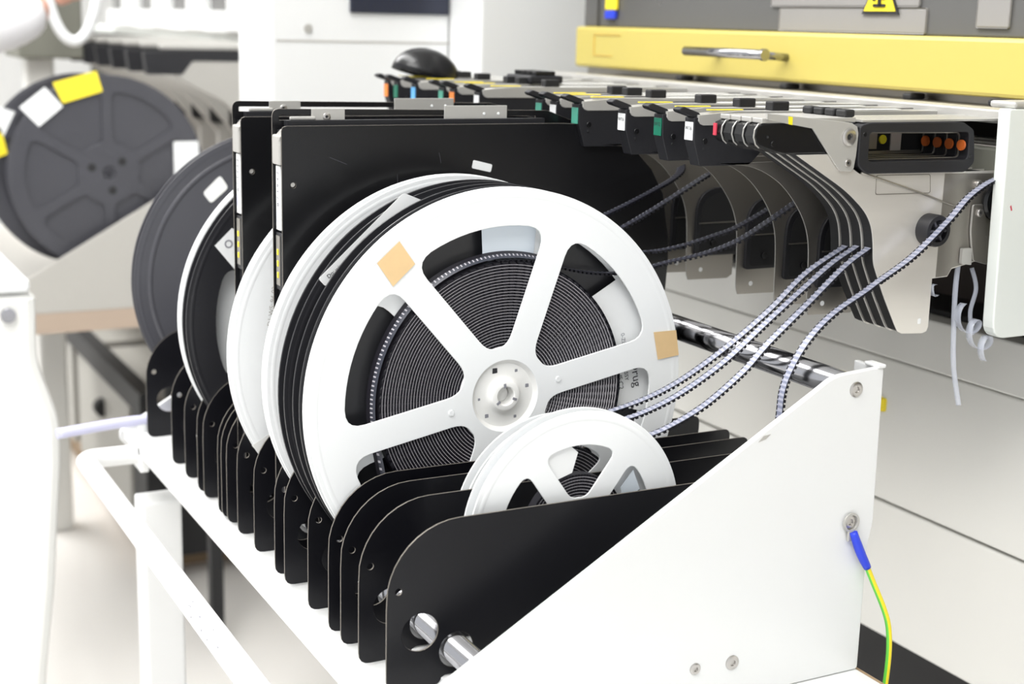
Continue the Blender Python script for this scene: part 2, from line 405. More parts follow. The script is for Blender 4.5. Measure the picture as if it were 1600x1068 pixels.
# ---------------------------------------------------------------- reels
def window_poly(r0, r1, ang, hw, nsp, fo, fi, n=10):
    """outline of the opening centred on ang between two straight spokes"""
    half = PI/nsp; a = math.radians(ang); pts = []
    def edge(r, s):     # point on the spoke edge at radius r, side s
        th = half-math.asin(min(.99, hw/r)); return s*th
    t1 = edge(r1, 1); t0 = edge(r0, 1)
    lo = fo/r1; li = min(fi/r0, t0*.9)
    P = lambda r, th: (r*math.cos(a+th), r*math.sin(a+th))
    def lerp_side(k, s):    # distance k from outer end along side
        A = Vector(P(r1, s*t1)); B = Vector(P(r0, s*t0)); L = (B-A).length; q = A+(B-A)*(k/L); return (q.x, q.y), L
    out = []
    for i in range(n+1): th = -t1+lo+(2*(t1-lo))*i/n; out.append(P(r1, th))
    def corner(A, C, B, m=5):
        A, C, B = Vector(A), Vector(C), Vector(B)
        return [tuple(A*(1-t)**2+C*2*t*(1-t)+B*t*t) for t in [k/m for k in range(1, m+1)]]
    q, L = lerp_side(fo, 1); out += corner(P(r1, t1-lo), P(r1, t1), q)
    q, _ = lerp_side(L-fi, 1); out.append(q); out += corner(q, P(r0, t0), P(r0, t0-li))
    for i in range(1, 4): out.append(P(r0, t0-li-(2*(t0-li))*i/4))
    out.append(P(r0, -(t0-li)))
    q, _ = lerp_side(L-fi, -1); out += corner(P(r0, -(t0-li)), P(r0, -t0), q)
    q, _ = lerp_side(fo, -1); out.append(q); out += corner(q, P(r1, -t1), P(r1, -t1+lo))[:-1]
    return out
def coil_me(r0, r1, x0, x1, pitch=.0024, n=216):
    """wound carrier tape: thin pale edges standing proud of dark pocketed turns, on both sides"""
    bm = bmesh.new(); x = x1
    rs = []; r = r0
    while r < r1-pitch*.5: rs.append(r); r += pitch
    def ring(rad, xs): return [bm.verts.new((xs[k % len(xs)], rad*math.cos(2*PI*k/n), rad*math.sin(2*PI*k/n))) for k in range(n)]
    prev = None
    for r in rs:
        e = .00030
        sets = [ring(r, [x]), ring(r+e, [x]), ring(r+e+.0001, [x-.0007]), ring(r+pitch-.0001, [x-.0007, x-.0007, x-.0022])]
        if prev: sets = [prev]+sets
        for i in range(len(sets)-1):
            a, b = sets[i], sets[i+1]
            for k in range(n):
                k2 = (k+1) % n; f = bm.faces.new((a[k], a[k2], b[k2], b[k]))
                loc = i-(1 if prev else 0)
                f.material_index = 1 if loc in (-1, 0) else (0 if (k % 3 == 1) else 2) if loc == 2 else 0
        prev = sets[-1]
    last = ring(r1, [x]); back = ring(r1, [x0]); back0 = ring(r0, [x0])
    for a, b, mi in ((prev, last, 0), (last, back, 2), (back, back0, 0)):
        for k in range(n): k2 = (k+1) % n; f = bm.faces.new((a[k], a[k2], b[k2], b[k])); f.material_index = mi
    return bm2me(bm)
def reel(name, label, x, y, z, R=.165, th=.013, flange='white_plastic', back=None, phase=11., bphase=None, coilr=.108, nsp=6, hw=.012,
         ri=.136, r0=.040, group='component reels standing in the trolley', hub='hub_white', cat='reel', hubr=.029, ft=.0018, solid=False, fine=True):
    """reel with its front face in the plane x, centre (y, z)"""
    t = thing(name, label, cat, (x, y, z), group)
    fo, fi = (.016, .012) if R > .12 else (.008, .006)
    def fl(nm, xa, xb, ph, m):
        holes = [] if solid else [window_poly(r0, ri, ph+360/nsp*(k+.5), hw, nsp, fo, fi) for k in range(nsp)]
        holes.append(circle(0, 0, hubr, 48))
        o = plate(nm, circle(0, 0, R, 160), holes, xa, xb, m, t, bev=.0005)
        return sharp_smooth(o, 30)
    F = fl('front_flange', -ft, 0, phase, flange)
    fl('back_flange', -th, -th+ft, phase if bphase is None else bphase, back or flange)
    # raised bead just inside the rim
    pr = [(-.0002, R-.0085), (.00025, R-.0065), (.00025, R-.0045), (-.0002, R-.0025)]
    link('rim_bead', lathe_me(pr, 128), flange, F, True)
    # hub: recessed dish with a stepped boss and a keyed bore
    h = hubr; s = h/.029
    prof = [(0, h+.0004), (-.0008, h-.0004), (-.0036, h-.003*s), (-.0040, .0165*s), (-.0020, .0135*s), (.0006, .0122*s), (.0010, .0115*s), (.0010, .0080*s), (.0002, .0072*s),
            (-th, .0072*s), (-th-.0005, .012*s), (-th, .0135*s), (-th+.003, .0165*s), (-th+.003, h-.003*s), (-th+.0005, h)]
    H = sharp_smooth(link('hub', lathe_me(prof, 64), hub, t), 40)
    if fine and 'white' in hub: disc('bore_wall', -.0105, -.0095, .0008, -.0008, .0062, hub, H, 24)
    if fine:
        bm = bmesh.new()
        for k in range(3):
            a = math.radians(98+120*k)
            c, s2 = math.cos(a), math.sin(a); q0, q1, w = .0066*s, .0102*s, .0010*s
            vs = []
            for xx in (.0007, .0013):
                for (r_, t_) in ((q0, -w), (q1, -w), (q1, w), (q0, w)): vs.append(bm.verts.new((xx, r_*c-t_*s2, r_*s2+t_*c)))
            for f in ((0, 1, 2, 3), (4, 5, 6, 7), (0, 1, 5, 4), (1, 2, 6, 5), (2, 3, 7, 6), (3, 0, 4, 7)): bm.faces.new([vs[i] for i in f])
        link('key_slot', bm2me(bm), 'grey_ink' if 'white' in hub else 'black_rubber', H)
        for a, rr_ in ((112, .0022), (15, .0015), (228, .0016), (300, .0012), (60, .0012), (185, .0010)):
            aa = math.radians(a); q = .0218*s
            plate('clip_hole', fillet([(q*math.cos(aa)-rr_, q*math.sin(aa)-rr_), (q*math.cos(aa)+rr_, q*math.sin(aa)-rr_*.8), (q*math.cos(aa)+rr_*.9, q*math.sin(aa)+rr_), (q*math.cos(aa)-rr_, q*math.sin(aa)+rr_)], .0004), [], -.0041, -.0036, 'grey_ink' if a != 112 else 'ink', H)
        for k in range(2):
            aa = math.radians(phase+180*k); q = .0485
            if R > .12: disc('dimple', -.0001, .0009, q*math.cos(aa), q*math.sin(aa), .0028, flange, F, 20, .0007)
    # core wall between the flanges and the wound tape
    core = r0 if R > .12 else .022
    link('core', lathe_me([(-ft, core-.004), (-ft, core), (-th+ft, core), (-th+ft, core-.004)], 64), hub, t, True)
    if coilr:
        link('tape_coil', coil_me(core, coilr, -th+ft+.0003, -ft-.0006, n=288 if fine else 96), ['tape_dark', 'tape_edge', 'tape_mid'], t)
    return t
def pol(r, a): return (r*math.cos(math.radians(a)), r*math.sin(math.radians(a)))
def label_quad(t, pts, x, m, name='label'): return quad_x(name, pts, x, m, t, .00025)

R1 = reel('component_reel', 'nearest large white six-spoked reel with two tan tape squares', 0, 0, .9, th=.0135, bphase=17)
label_quad(R1, [pol(.158, 134.5), pol(.136, 136), pol(.1365, 125.9), pol(.1585, 125.9)], .0007, 'tan_tape', 'tape_patch')
label_quad(R1, [pol(.1433, 16.7), pol(.1437, 6.9), pol(.1646, 6.8), pol(.1648, 14.5)], .0007, 'tan_tape', 'tape_patch')
# loose outer turn of the reel: its perforated face is turned towards the viewer
def tape_arc():
    bm = bmesh.new(); n = 210; A0, A1 = 70, 196
    rows = []
    pts = []
    for i in range(n+1):
        a = math.radians(A0+(A1-A0)*i/n); pts.append((.1105*math.cos(a), .1105*math.sin(a), math.cos(a), math.sin(a)))
    lz = pts[-1]
    for k in range(1, 30): pts.append((lz[0]+.0004*k, lz[1]-.0020*k, -1, 0))
    for (y, z, ny, nz) in pts:
        rows.append([bm.verts.new((x, y+ny*d, z+nz*d)) for x, d in ((-.0026, 0.), (-.0045, .0014), (-.0068, .0026), (-.0108, .0042))])
    for i in range(len(rows)-1):
        for k in range(3):
            f = bm.faces.new((rows[i][k], rows[i+1][k], rows[i+1][k+1], rows[i][k+1])); f.material_index = 1 if (k == 1 and i % 3 == 0) else 0
            if k == 2: f.material_index = 2
    return bm2me(bm)
link('loose_tape', tape_arc(), ['dark_film', 'tape_edge', 'tape_mid'], R1)
quad_x('paper_backing', [(-.0188, .1330), (-.0172, .1075), (.0275, .107), (.030, .140), (.005, .142)], -.0113, 'film_pale', R1, .0003)
lb = label_quad(R1, [pol(.150, 38), pol(.095, 43), pol(.085, 12), pol(.085, -12), pol(.139, -12), pol(.146, 10)], -.0115, 'paper')
text_x('Orug', -.0111, .129, .004, .011, -80, 'ink', lb)
text_x('US:C2', -.0111, .114, -.001, .006, -80, 'ink', lb)
text_x('ASSY', -.0111, .1195, .004, .005, -80, 'ink', lb)
text_x('0-ZL', -.0111, .115, .035, .005, -80, 'grey_ink', lb)
for k in range(12): quad_x('bar_code', [(.108, -.028-k*.0016), (.128, -.026-k*.0016), (.128, -.0268-k*.0016), (.108, -.0288-k*.0016)], -.0112, 'ink', lb)

R2a = reel('component_reel', 'black reel directly behind the nearest white one', -.020, 0, .9, th=.0165, flange='black_reel', hub='black_reel', phase=40, coilr=.12, fine=False, solid=True)
R2b = reel('component_reel', 'second black reel, with white paper strip on its face', -.0555, 0, .8995, th=.0155, flange='black_reel', hub='black_reel', phase=0, coilr=.12, fine=False, solid=True)
lb = label_quad(R2b, fillet([(-.1368, .0938), (-.1310, .0875), (-.0500, .1515), (-.0660, .1580)], [.002, .002, .002, .003]), .0008, 'paper')
text_x('Do: wi:comMnU i.', .0012, -.1160, .1052, .0046, 39, 'ink', lb)
R3 = reel('component_reel', 'white reel between black reel and front film cassette', -.0990, 0, .9, th=.0130, phase=20, flange='white_plastic', coilr=.12, fine=False, solid=True)
R4 = reel('component_reel', 'white reel standing between the two black film cassettes', -.1960, 0, .9, th=.0130, phase=20, flange='white_plastic', coilr=.12, fine=False, solid=True)
label_quad(R4, [(-.148, -.078), (-.120, -.112), (-.108, -.100), (-.130, -.068)], .0008, 'cream_plastic', 'masking_tape')
text_x('LI-L', .0012, -.116, -.083, .010, 12, 'blue_tape', R4, 'handwriting')
text_x('D1 WS: 94-02', .0012, -.128, .045, .006, 82, 'beige_paint', R4, 'handwriting')
R5 = reel('component_reel', 'black reel with slotted window and tilted paper label behind rear cassette', -.341, 0, .9, th=.0145, flange='black_reel', hub='black_reel', phase=150, coilr=.066, fine=False, ri=.136, r0=.055)
lb = label_quad(R5, [(-.136, .077), (-.119, .093), (-.080, .070), (-.100, .040), (-.116, .052)], .0008, 'paper')
plate('round_logo', circle(-.1225, .078, .004, 20), [circle(-.1225, .078, .0026, 20)], .0011, .0013, 'grey_ink', lb)
R5b = reel('component_reel', 'thin white-rimmed reel behind the labelled black reel', -.3605, 0, .9, th=.0125, phase=180, coilr=.08, fine=False, solid=True)
R6 = reel('component_reel', 'farthest large dark grey reel at left end of the trolley', -.569, .004, .9, th=.013, flange='grey_reel', hub='grey_reel', phase=75, coilr=0, fine=False, solid=True)
plate('window_strip', fillet([(-.087, .099), (-.078, .087), (-.058, .104), (-.067, .118)], .004), [], .0002, .0008, 'cream_plastic', R6)
link('inner_ridge', lathe_me([(0, .150), (.0012, .148), (.0012, .146), (0, .144)], 96), 'grey_reel', R6, True)

S1 = reel('small_reel', 'small white reel behind the foremost black divider plate', .1085, .006, .8243, R=.0897, th=.0125, phase=53, bphase=30, nsp=5, coilr=.041, hw=.0085, ri=.0640, r0=.024, hubr=.016, group='small white reels in the front slots', ft=.0015)
label_quad(S1, [pol(.044, 124), pol(.043, 96), pol(.058, 90), pol(.064, 96), pol(.064, 118)], -.0030, 'paper')
label_quad(S1, [pol(.046, 34), pol(.044, 20), pol(.060, 22), pol(.062, 38)], -.0030, 'film_pale')
S2 = reel('small_reel', 'small white reel one slot farther, mostly hidden by its twin', .0660, .012, .8168, R=.0820, th=.0125, phase=40, coilr=.058, hw=.008, ri=.0600, r0=.024, hubr=.016, group='small white reels in the front slots', ft=.0015)

# ---------------------------------------------------------------- tall black film cassettes
def cassette(x, label, full=True):
    """front face in plane x; 20 mm thick, stands in the tray"""
    t = thing('film_cassette', label, 'cassette', (x, 0, .734), 'tall black cassettes between the reels')
    top = 1.1045-.734
    cur = [(.231+.004*0, .2785), (.226, .305), (.212, .328), (.193, .346), (.168, .361), (.140, .3695), (.112, top)]
    prof = [(-.130, .034), (-.072, .034), (-.066, .001), (.10, .001), (.165, .085), (.2335, .215), (.235, .240), (.2345, .262)] + cur + fillet([(-.1405, top), (-.1405, .34)], 0)
    prof = prof[:-2] + [(-.1365, top), (-.1395, top-.0010), (-.1405, top-.004), (-.1405, .040)]
    f = plate('front_cover', prof, [circle(-.131, .323, .0024, 16)], -.0015, 0, 'black_gloss', t, bev=.0004, edge='plate_edge')
    disc('rivet', -.003, -.0006, -.1312, .3235, .0021, 'light_metal', f, 14)
    b = [(-.142, .036), (-.072, .036), (-.064, .003), (.10, .003), (.165, .09), (.23, .22), (.232, .262), (.226, .311), (.192, .352), (.112, top+.010), (-.139, top+.0125), (-.142, top+.009)]
    plate('back_cover', fillet(b, .004, 3), [fillet([(-.136, top+.0075), (-.136, top+.0035), (.10, top+.0025), (.10, top+.0055)], .0008)], -.0205, -.0190, 'black_gloss', t, bev=.0004, edge='plate_edge')
    box('spine', -.0190, -.0015, -.1375, -.130, .036, top-.004, 'black_plastic', t)
    box('top_bar', -.0190, -.0110, -.132, .105, top-.006, top+.0035, 'black_plastic', t)
    box('latch', -.0186, -.0018, -.1425, -.1375, 1.073-.734, 1.103-.734-.006, 'light_metal', t, .0015)
    bm = bmesh.new()
    vs = [bm.verts.new(v) for v in ((-.0186, -.1425, top-.012), (-.0018, -.1425, top-.012), (-.0018, -.1375, top-.012), (-.0186, -.1375, top-.012), (-.0100, -.1378, top-.003), (-.0018, -.1378, top-.003))]
    for q in ((0, 1, 5, 4), (1, 2, 5), (0, 4, 3), (2, 3, 4, 5), (0, 3, 2, 1)): bm.faces.new([vs[i] for i in q])
    link('latch_wedge', bm2me(bm), 'light_metal', t)
    s = box('id_strip', -.0170, -.0060, -.1400, -.1380, 1.0195-.734, 1.0720-.734, 'paper', t, .0006)
    text_x('A B 7 3 9 4 2', -.0115, -.1402, 1.050-.734, .0065, 90, 'grey_ink', s, plane='y')
    box('blue_smear', -.0150, -.0085, -.1403, -.1399, 1.026-.734, 1.036-.734, 'lilac', s)
    c = box('contact_block', -.0178, -.0030, -.1400, -.1375, .236, .2835, 'black_plastic', t, .0006)
    box('contact_face', -.0160, -.0070, -.1406, -.1400, .240, .281, 'dull_steel', c)
    for k in range(3): box('contact_pin', -.0130, -.0100, -.1413, -.1404, .246+k*.0095, .251+k*.0095, 'yellow_label', c, .0006)
    # grey bracket riveted along the top
    br = box('top_bracket', -.0185, -.0170, .0105, .0705, top-.002, top+.0145, 'light_metal', t, .0003)
    for yy in (.048, .062): disc('rivet', -.0172, -.0162, yy, top+.0075, .0012, 'paper', br, 12)
    br = box('corner_bracket', -.0185, -.0172, -.1090, -.0800, top-.002, top+.0125, 'light_metal', t, .0003)
    hexscrew(-.0172, -.096, top+.006, .0033, br, h=.001)
    box('slide_pin', -.0180, -.0150, -.128, -.106, top+.0035, top+.0065, 'light_metal', t, .001)
    return t
C1 = cassette(-.128, 'front tall black film cassette with small pale sticker near its top')
quad_x('sticker', fillet([(.0288, 1.0672-.734), (.0470, 1.0632-.734), (.0486, 1.0698-.734), (.0302, 1.0742-.734)], .0015), .0001, 'paper', C1)
for (y0, z0, y1, z1) in ((-.04, .33, -.037, .26), (-.045, .315, -.03, .312), (-.10, .345, -.085, .339), (-.002, .347, 0, .338)):
    d = Vector((y1-y0, z1-z0)); n = Vector((-d.y, d.x)).normalized()*.00018
    quad_x('scratch', [(y0-n.x, z0-n.y), (y1-n.x, z1-n.y), (y1+n.x, z1+n.y), (y0+n.x, z0+n.y)], .00003, 'grey_reel', C1, .00004)
C2 = copy_tree(C1); C2.location.x = -.2370
for ch in list(C2.children):
    if ch.name.split('.')[0] in ('sticker', 'scratch'): bpy.data.objects.remove(ch)
C2['label'] = 'rear tall black film cassette, left of the white reel and farther back'

# ---------------------------------------------------------------- feeders
FW = .0128
def smooth(g, n=9, rad=.011):
    """round the front edge (the first n corners) of a side sheet"""
    return fillet(g, [0]+[rad]*(n-1)+[0]*(len(g)-n), 5)
def feeder_common(t, guide, m='steel', thick=True):
    guide = smooth(guide)
    g = plate('side_plate', guide, [], -.0010, 0, m, t, bev=.0002, edge='light_metal')
    if thick:
        core = [(y+.0008, z+.0003 if z > -.1 else z+.0008) for y, z in guide]
        core = [(min(a, .228), b) for a, b in core]
        plate('core', core, [], -FW+.0010, -.0010, 'black_rubber', t)
    return g
def feeder_b(x, label, tagm, txt=None):
    t = thing('tape_feeder', label, 'feeder', (x, .13, 1.08), 'tape feeders along the machine')
    D = (0, .13, 1.08)
    def q(pts): return [(y-D[1], z-D[2]) for y, z in pts]
    guide = q([(.150, 1.0860), (.1874, 1.0829), (.2063, 1.0753), (.2220, 1.0646), (.2368, 1.0480), (.2456, 1.0334), (.2503, 1.0178), (.2518, .9932), (.2524, .9640), (.2550, .9575), (.300, .9565), (.3055, .960), (.3060, .9811), (.345, .990), (.370, 1.03), (.374, 1.0860)])
    g = feeder_common(t, guide, 'dull_steel', False)
    ar = q(fillet([(.2590, .9800), (.2590, 1.0440), (.345, 1.0440), (.345, .9800)], [.004, .026, .02, .004], 8))
    hs = plate('drive_housing', ar, [], 0, .0035, 'black_plastic', t, bev=.0006)
    box('housing_rib', .0035, .0042, .262-.13, .345-.13, 1.0105-1.08, 1.0117-1.08, 'dull_steel', hs)
    ar2 = q(fillet([(.2640, .9830), (.2640, 1.0390), (.341, 1.0390), (.341, .9830)], [.003, .022, .018, .003], 8))
    plate('housing_well', ar2, [], .0033, .0037, 'dark_void', hs)
    disc('housing_pin', .0035, .006, .2785-.13, .992-1.08, .003, 'black_gloss', hs, 16)
    disc('rivet', -.0002, .0004, .269-.13, .9665-1.08, .0022, 'paper', t, 14)
    nose = q([(.1300, 1.1215), (.1307, 1.1034), (.1370, 1.0840), (.1850, 1.0840), (.2050, 1.1030), (.30, 1.1030), (.30, 1.1215)])
    n = plate('nose_body', fillet(nose, .001, 2), [], -FW, 0, 'black_plastic', t, bev=.0005, edge='black_plastic')
    lb = box('label', -FW+.0012, -.0012, -.0006, .0003, 1.1040-1.08, 1.1180-1.08, tagm, n, .0002)
    if txt: text_x(txt, -FW/2, -.0007, 1.1130-1.08, .0044, 0, 'ink', lb, plane='y')
    cap = q([(.1335, 1.1235), (.1335, 1.1190), (.1355, 1.1165), (.1385, 1.1155), (.38, 1.1155), (.38, 1.1255), (.17, 1.1265)])
    c = plate('top_cap', cap, [], -FW-.0006, .0008, 'light_metal', t, bev=.0004)
    lev = fillet([(.1165, 1.1280), (.1180, 1.1255), (.1345, 1.1205), (.1375, 1.1225), (.1360, 1.1250), (.1210, 1.1300)], .0015, 3)
    plate('lever', q(lev), [], -FW+.0015, -.0015, 'black_plastic', t, bev=.0008)
    box('yellow_strip', -.0062, -.0028, .145-.13, .178-.13, 1.1268-1.08, 1.1275-1.08, 'yellow_label', t)
    box('dark_strip', -FW+.001, -.009, .150-.13, .36-.13, 1.1266-1.08, 1.1272-1.08, 'black_plastic', t)
    box('tape_window', -FW+.002, -.002, .215-.13, .34-.13, 1.1262-1.08, 1.1270-1.08, 'cream_plastic', t)
    box('top_knob', -FW+.002, -.001, .205-.13, .222-.13, 1.1262-1.08, 1.1335-1.08, 'black_rubber', t, .001)
    disc('pivot', 0, .0012, .1405-.13, 1.1035-1.08, .0024, 'black_gloss', n, 16)
    disc('pivot', 0, .0008, .1400-.13, 1.0975-1.08, .0012, 'dark_void', n, 12)
    return t
FB = [(.054, 'tape feeder marked W16 next to the four nearest round-nosed feeders', 'paper', 'W16'),
      (.010, 'tape feeder with dark green tag marked W12', 'green_label', 'W12'),
      (-.045, 'tape feeder marked W16 on white, left of the dark green W12 tag', 'paper', 'W16'),
      (-.123, 'tape feeder with pale teal tag, just right of a plain white tag', 'teal_label', None),
      (-.163, 'tape feeder with plain white tag between two teal-tagged ones', 'paper', None),
      (-.190, 'tape feeder with teal tag, half hidden left of the plain white tag', 'teal_label', None),
      (-.320, 'tape feeder with small white tag above the grey cassette bracket', 'paper', None),
      (-.378, 'tape feeder with orange tag, right of a teal one, far bank', 'orange_label', None),
      (-.405, 'tape feeder with teal tag touching the orange-tagged one, far bank', 'teal_label', None),
      (-.477, 'tape feeder with light blue tag in the far bank', 'blue_label', None),
      (-.526, 'tape feeder with deep green tag in the far bank', 'green_label', None),
      (-.554, 'farthest tape feeder, leftmost, with orange tag', 'orange_label', None)]
for a in FB: feeder_b(*a)

def feeder_a(x, label, first):
    t = thing('tape_feeder', label, 'feeder', (x, .13, 1.08), 'tape feeders along the machine')
    def q(pts): return [(y-.13, z-1.08) for y, z in pts]
    guide = q([(.170, 1.0990), (.2200, 1.0709), (.2399, 1.0550), (.2480, 1.0430), (.2513, 1.0286), (.2524, 1.0139), (.2566, 1.0051), (.2657, .9867), (.2803, .9613), (.2835, .9565), (.2880, .9545), (.3100, .9530), (.3145, .9545), (.3160, .9580), (.3157, .9975), (.3317, .9981), (.3358, 1.0042), (.3556, 1.0078), (.3763, 1.0125), (.375, 1.035), (.375, 1.0825), (.232, 1.0835), (.205, 1.099)])
    g = feeder_common(t, guide)
    nose = [(.1385, 1.1225), (.1325, 1.1205), (.1304, 1.1133), (.1325, 1.1082), (.1353, 1.1060), (.1520, 1.1008), (.160, 1.0995), (.2050, 1.0994), (.2050, 1.1225)]
    n = plate('nose_body', q(nose), [], -FW+.0002, -.0002, 'black_gloss', t, bev=.0012)
    lip = [(.1395, 1.1238), (.1335, 1.1225), (.1302, 1.1180), (.1296, 1.1125), (.1318, 1.1070), (.1350, 1.1045), (.1353, 1.1050), (.1322, 1.1075), (.1302, 1.1127), (.1308, 1.1179), (.1338, 1.1219), (.1395, 1.1233)]
    plate('nose_trim', q(lip), [], -.0004, .0003, 'light_metal', n)
    disc('pivot', -.0002, .0004, .1425-.13, 1.1125-1.08, .0012, 'dark_void', n, 12)
    disc('pivot', -.0002, .0006, .1480-.13, 1.1075-1.08, .0022, 'black_gloss', n, 16)
    # black grip frame with a window
    outer = q([(.2262, 1.1197), (.2356, 1.1224), (.3309, 1.1221), (.3433, 1.1159), (.3466, 1.0900), (.3379, 1.0826), (.2357, 1.0837), (.2269, 1.0902)])
    inner = q(fillet([(.2365, 1.1152), (.3385, 1.1140), (.3390, 1.0925), (.2368, 1.0928)], .004, 5))
    gr = plate('grip_frame', fillet(outer, .003, 3), [inner], -FW+.0048, .0032, 'black_plastic', t, bev=.0008)
    ri_ = q(fillet([(.2390, 1.1135), (.3372, 1.1126), (.3378, 1.0938), (.2392, 1.0941)], .004, 5))
    plate('window_trim', q(fillet([(.2375, 1.1145), (.3380, 1.1134), (.3385, 1.0931), (.2377, 1.0934)], .004, 5)), [ri_], -.0075, -.0062, 'dull_steel', gr)
    by_ = .3366 if True else 0
    cyl = bmesh.new(); bmesh.ops.create_cone(cyl, cap_ends=True, segments=24, radius1=.0043, radius2=.0043, depth=.0016, matrix=Matrix.Translation((-.0022, by_-.13-.0006, 1.1035-1.08)) @ Matrix.Rotation(PI/2, 4, 'X'))
    link('button', bm2me(cyl), 'orange_button', gr)
    disc('frame_screw', .0030, .0036, .2315-.13, 1.1135-1.08, .0019, 'black_gloss', gr, 16)
    disc('frame_screw', .0030, .0036, .3415-.13, 1.0945-1.08, .0017, 'black_gloss', gr, 16)
    # bright bracket
    if first:
        brk = q([(.1392, 1.1300), (.1392, 1.1258), (.1412, 1.1248), (.1820, 1.1185), (.2091, 1.0877), (.2115, 1.0862), (.2215, 1.0858), (.2240, 1.0880), (.2255, 1.0980), (.2262, 1.1144), (.2245, 1.1195), (.2190, 1.1222), (.2119, 1.1231)])
        bk = plate('pivot_bracket', brk, [], .0004, .0022, 'light_metal', t, bev=.0004)
        hexscrew(.0022, .2167-.13, 1.1118-1.08, .0066, bk, 'pivot_bolt', .0018)
        hexscrew(.0022, .2176-.13, 1.0923-1.08, .0031, bk, 'pivot_bolt', .0012)
        quad_x('yellow_mark', q([(.1585, 1.1276), (.1625, 1.1271), (.1625, 1.1212), (.1590, 1.1220)]), .0023, 'yellow_button', bk)
    box('top_cap', -FW+.0005, -.0006, .137-.13, .225-.13, 1.1225-1.08, 1.1262-1.08, 'light_metal', t, .0006)
    box('top_knob', -FW+.001, -.0006, .214-.13, .224-.13, 1.1262-1.08, 1.1320-1.08, 'black_rubber', t, .0015)
    box('top_tape_guide', -FW+.001, -.001, .232-.13, .38-.13, 1.1224-1.08, 1.1240-1.08, 'light_metal', t)
    box('hinge_block', -FW+.001, -.0002, .206-.13, .214-.13, 1.083-1.08, 1.0915-1.08, 'steel', t, .0006)
    return t, g
FA = [(.130, 'nearest tape feeder with bright pivot bracket, grip frame and silver side plate'),
      (.1167, 'round-nosed tape feeder just behind the bright pivot bracket'),
      (.1034, 'third round-nosed tape feeder from the bright bracket'),
      (.0901, 'round-nosed tape feeder with a pink mark, beside the W16 tag')]
for i, (x, lab) in enumerate(FA):
    t, g = feeder_a(x, lab, i == 0)
    if i == 3:
        box('pink_mark', -FW+.003, -.006, .1292-.13, .1302-.13, 1.1105-1.08, 1.1195-1.08, 'pink', t)
    if i == 0:
        def q(pts): return [(y-.13, z-1.08) for y, z in pts]
        e = fillet(q([(.2485, 1.0822), (.3040, 1.0815), (.3055, 1.0665), (.2490, 1.0670)]), .002); ei = [(a+(.0005 if a < .15 else -.0005), b+(.0005 if b < -.005 else -.0005)) for a, b in e]
        plate('embossed_frame', e, [fillet(q([(.2490, 1.0817), (.3035, 1.0810), (.3050, 1.0670), (.2495, 1.0675)]), .002)], 0, .0003, 'dull_steel', g)
        link('lip_wire', tube_me([(.0006, .2331-.13, 1.0845-1.08), (.0006, .29-.13, 1.0685-1.08), (.0006, .3330-.13, 1.0553-1.08), (.0006, .345-.13, 1.056-1.08)], .0008, 8), 'dull_steel', g)
        plate('slot', fillet(q([(.3040, .9655), (.3075, .9657), (.3073, .9612), (.3042, .9610)]), .0008), [], 0, .0002, 'paper', g)
        # plastic roller
        prof = [(0, 0), (0, .0128), (.0105, .0128), (.0125, .0120), (.0125, .0088), (.0085, .0085), (.0085, .0042), (.0125, .0038), (.0125, .0015), (.009, 0)]
        rl = sharp_smooth(link('roller', lathe_me(prof, 40, cy=.3060-.13, cz=1.0378-1.08), 'black_plastic', t))
        for k in range(6):
            a = 2*PI*k/6; c, s = math.cos(a), math.sin(a); w = .0009
            pts = [(.3060-.13+r_*c-w_*s, 1.0378-1.08+r_*s+w_*c) for r_, w_ in ((.0035, -w), (.009, -w), (.009, w), (.0035, w))]
            plate('roller_spoke', pts, [], .0085, .0118, 'grey_reel', rl)
        # latch parts at the rear
        hexscrew(.0, .3545-.13, 1.0720-1.08, .0038, t, 'rear_screw', .004)
        lp = plate('rear_latch', fillet(q([(.3500, 1.0560), (.3640, 1.0560), (.3660, 1.0300), (.3720, 1.0290), (.3720, 1.0060), (.3560, 1.0100), (.3520, 1.0240), (.3500, 1.0350)]), .002, 3), [], .001, .003, 'dull_steel', t, bev=.0005, edge='light_metal')
        hexscrew(.003, .3575-.13, 1.0495-1.08, .0036, lp, h=.002)
        plate('latch_clip', fillet(q([(.3420, 1.0210), (.3520, 1.0210), (.3530, 1.0070), (.3420, 1.0085)]), .001, 2), [], .001, .004, 'light_metal', t)
        plate('latch_slot', fillet(q([(.3260, 1.0260), (.3330, 1.0230), (.3320, 1.0150), (.3240, 1.0180)]), .001, 2), [], 0, .0004, 'brown_dark', t)
        disc('rear_wheel', 0, .006, .3760-.13, 1.058-1.08, .016, 'black_gloss', t, 32, .002)
        hexscrew(.0, .372-.13, 1.012-1.08, .0028, t, 'rear_screw', .002)
        plate('rear_reflection_sheet', q([(.3190, 1.0815), (.3745, 1.0805), (.3745, 1.036), (.3740, 1.0135), (.3558, 1.0090), (.3352, 1.0052), (.3310, .9990), (.3190, .9985)]), [], .0001, .0005, 'dull_steel', g)  # duller steel overlay paints a dark reflection over the plate's rear half
    if i == 3:      # the fourth feeder closes the view through the windows
        bw = box('inner_wall', -.0135, -.0122, .232-.13, .345-.13, 1.090-1.08, 1.1165-1.08, 'dark_void', t)
        box('bright_slide', -.0122, -.0112, .2805-.13, .2925-.13, 1.097-1.08, 1.1115-1.08, 'dull_steel', bw)
        box('bright_slide', -.0122, -.0112, .3070-.13, .3180-.13, 1.094-1.08, 1.1120-1.08, 'steel', bw)
        box('glass_rail', -.0122, -.0105, .236-.13, .339-.13, 1.0925-1.08, 1.0955-1.08, 'dull_steel', bw)
        disc('index_button', -.0122, -.0102, .2953-.13+.003, 1.1045-1.08, .0037, 'yellow_button', bw, 24)

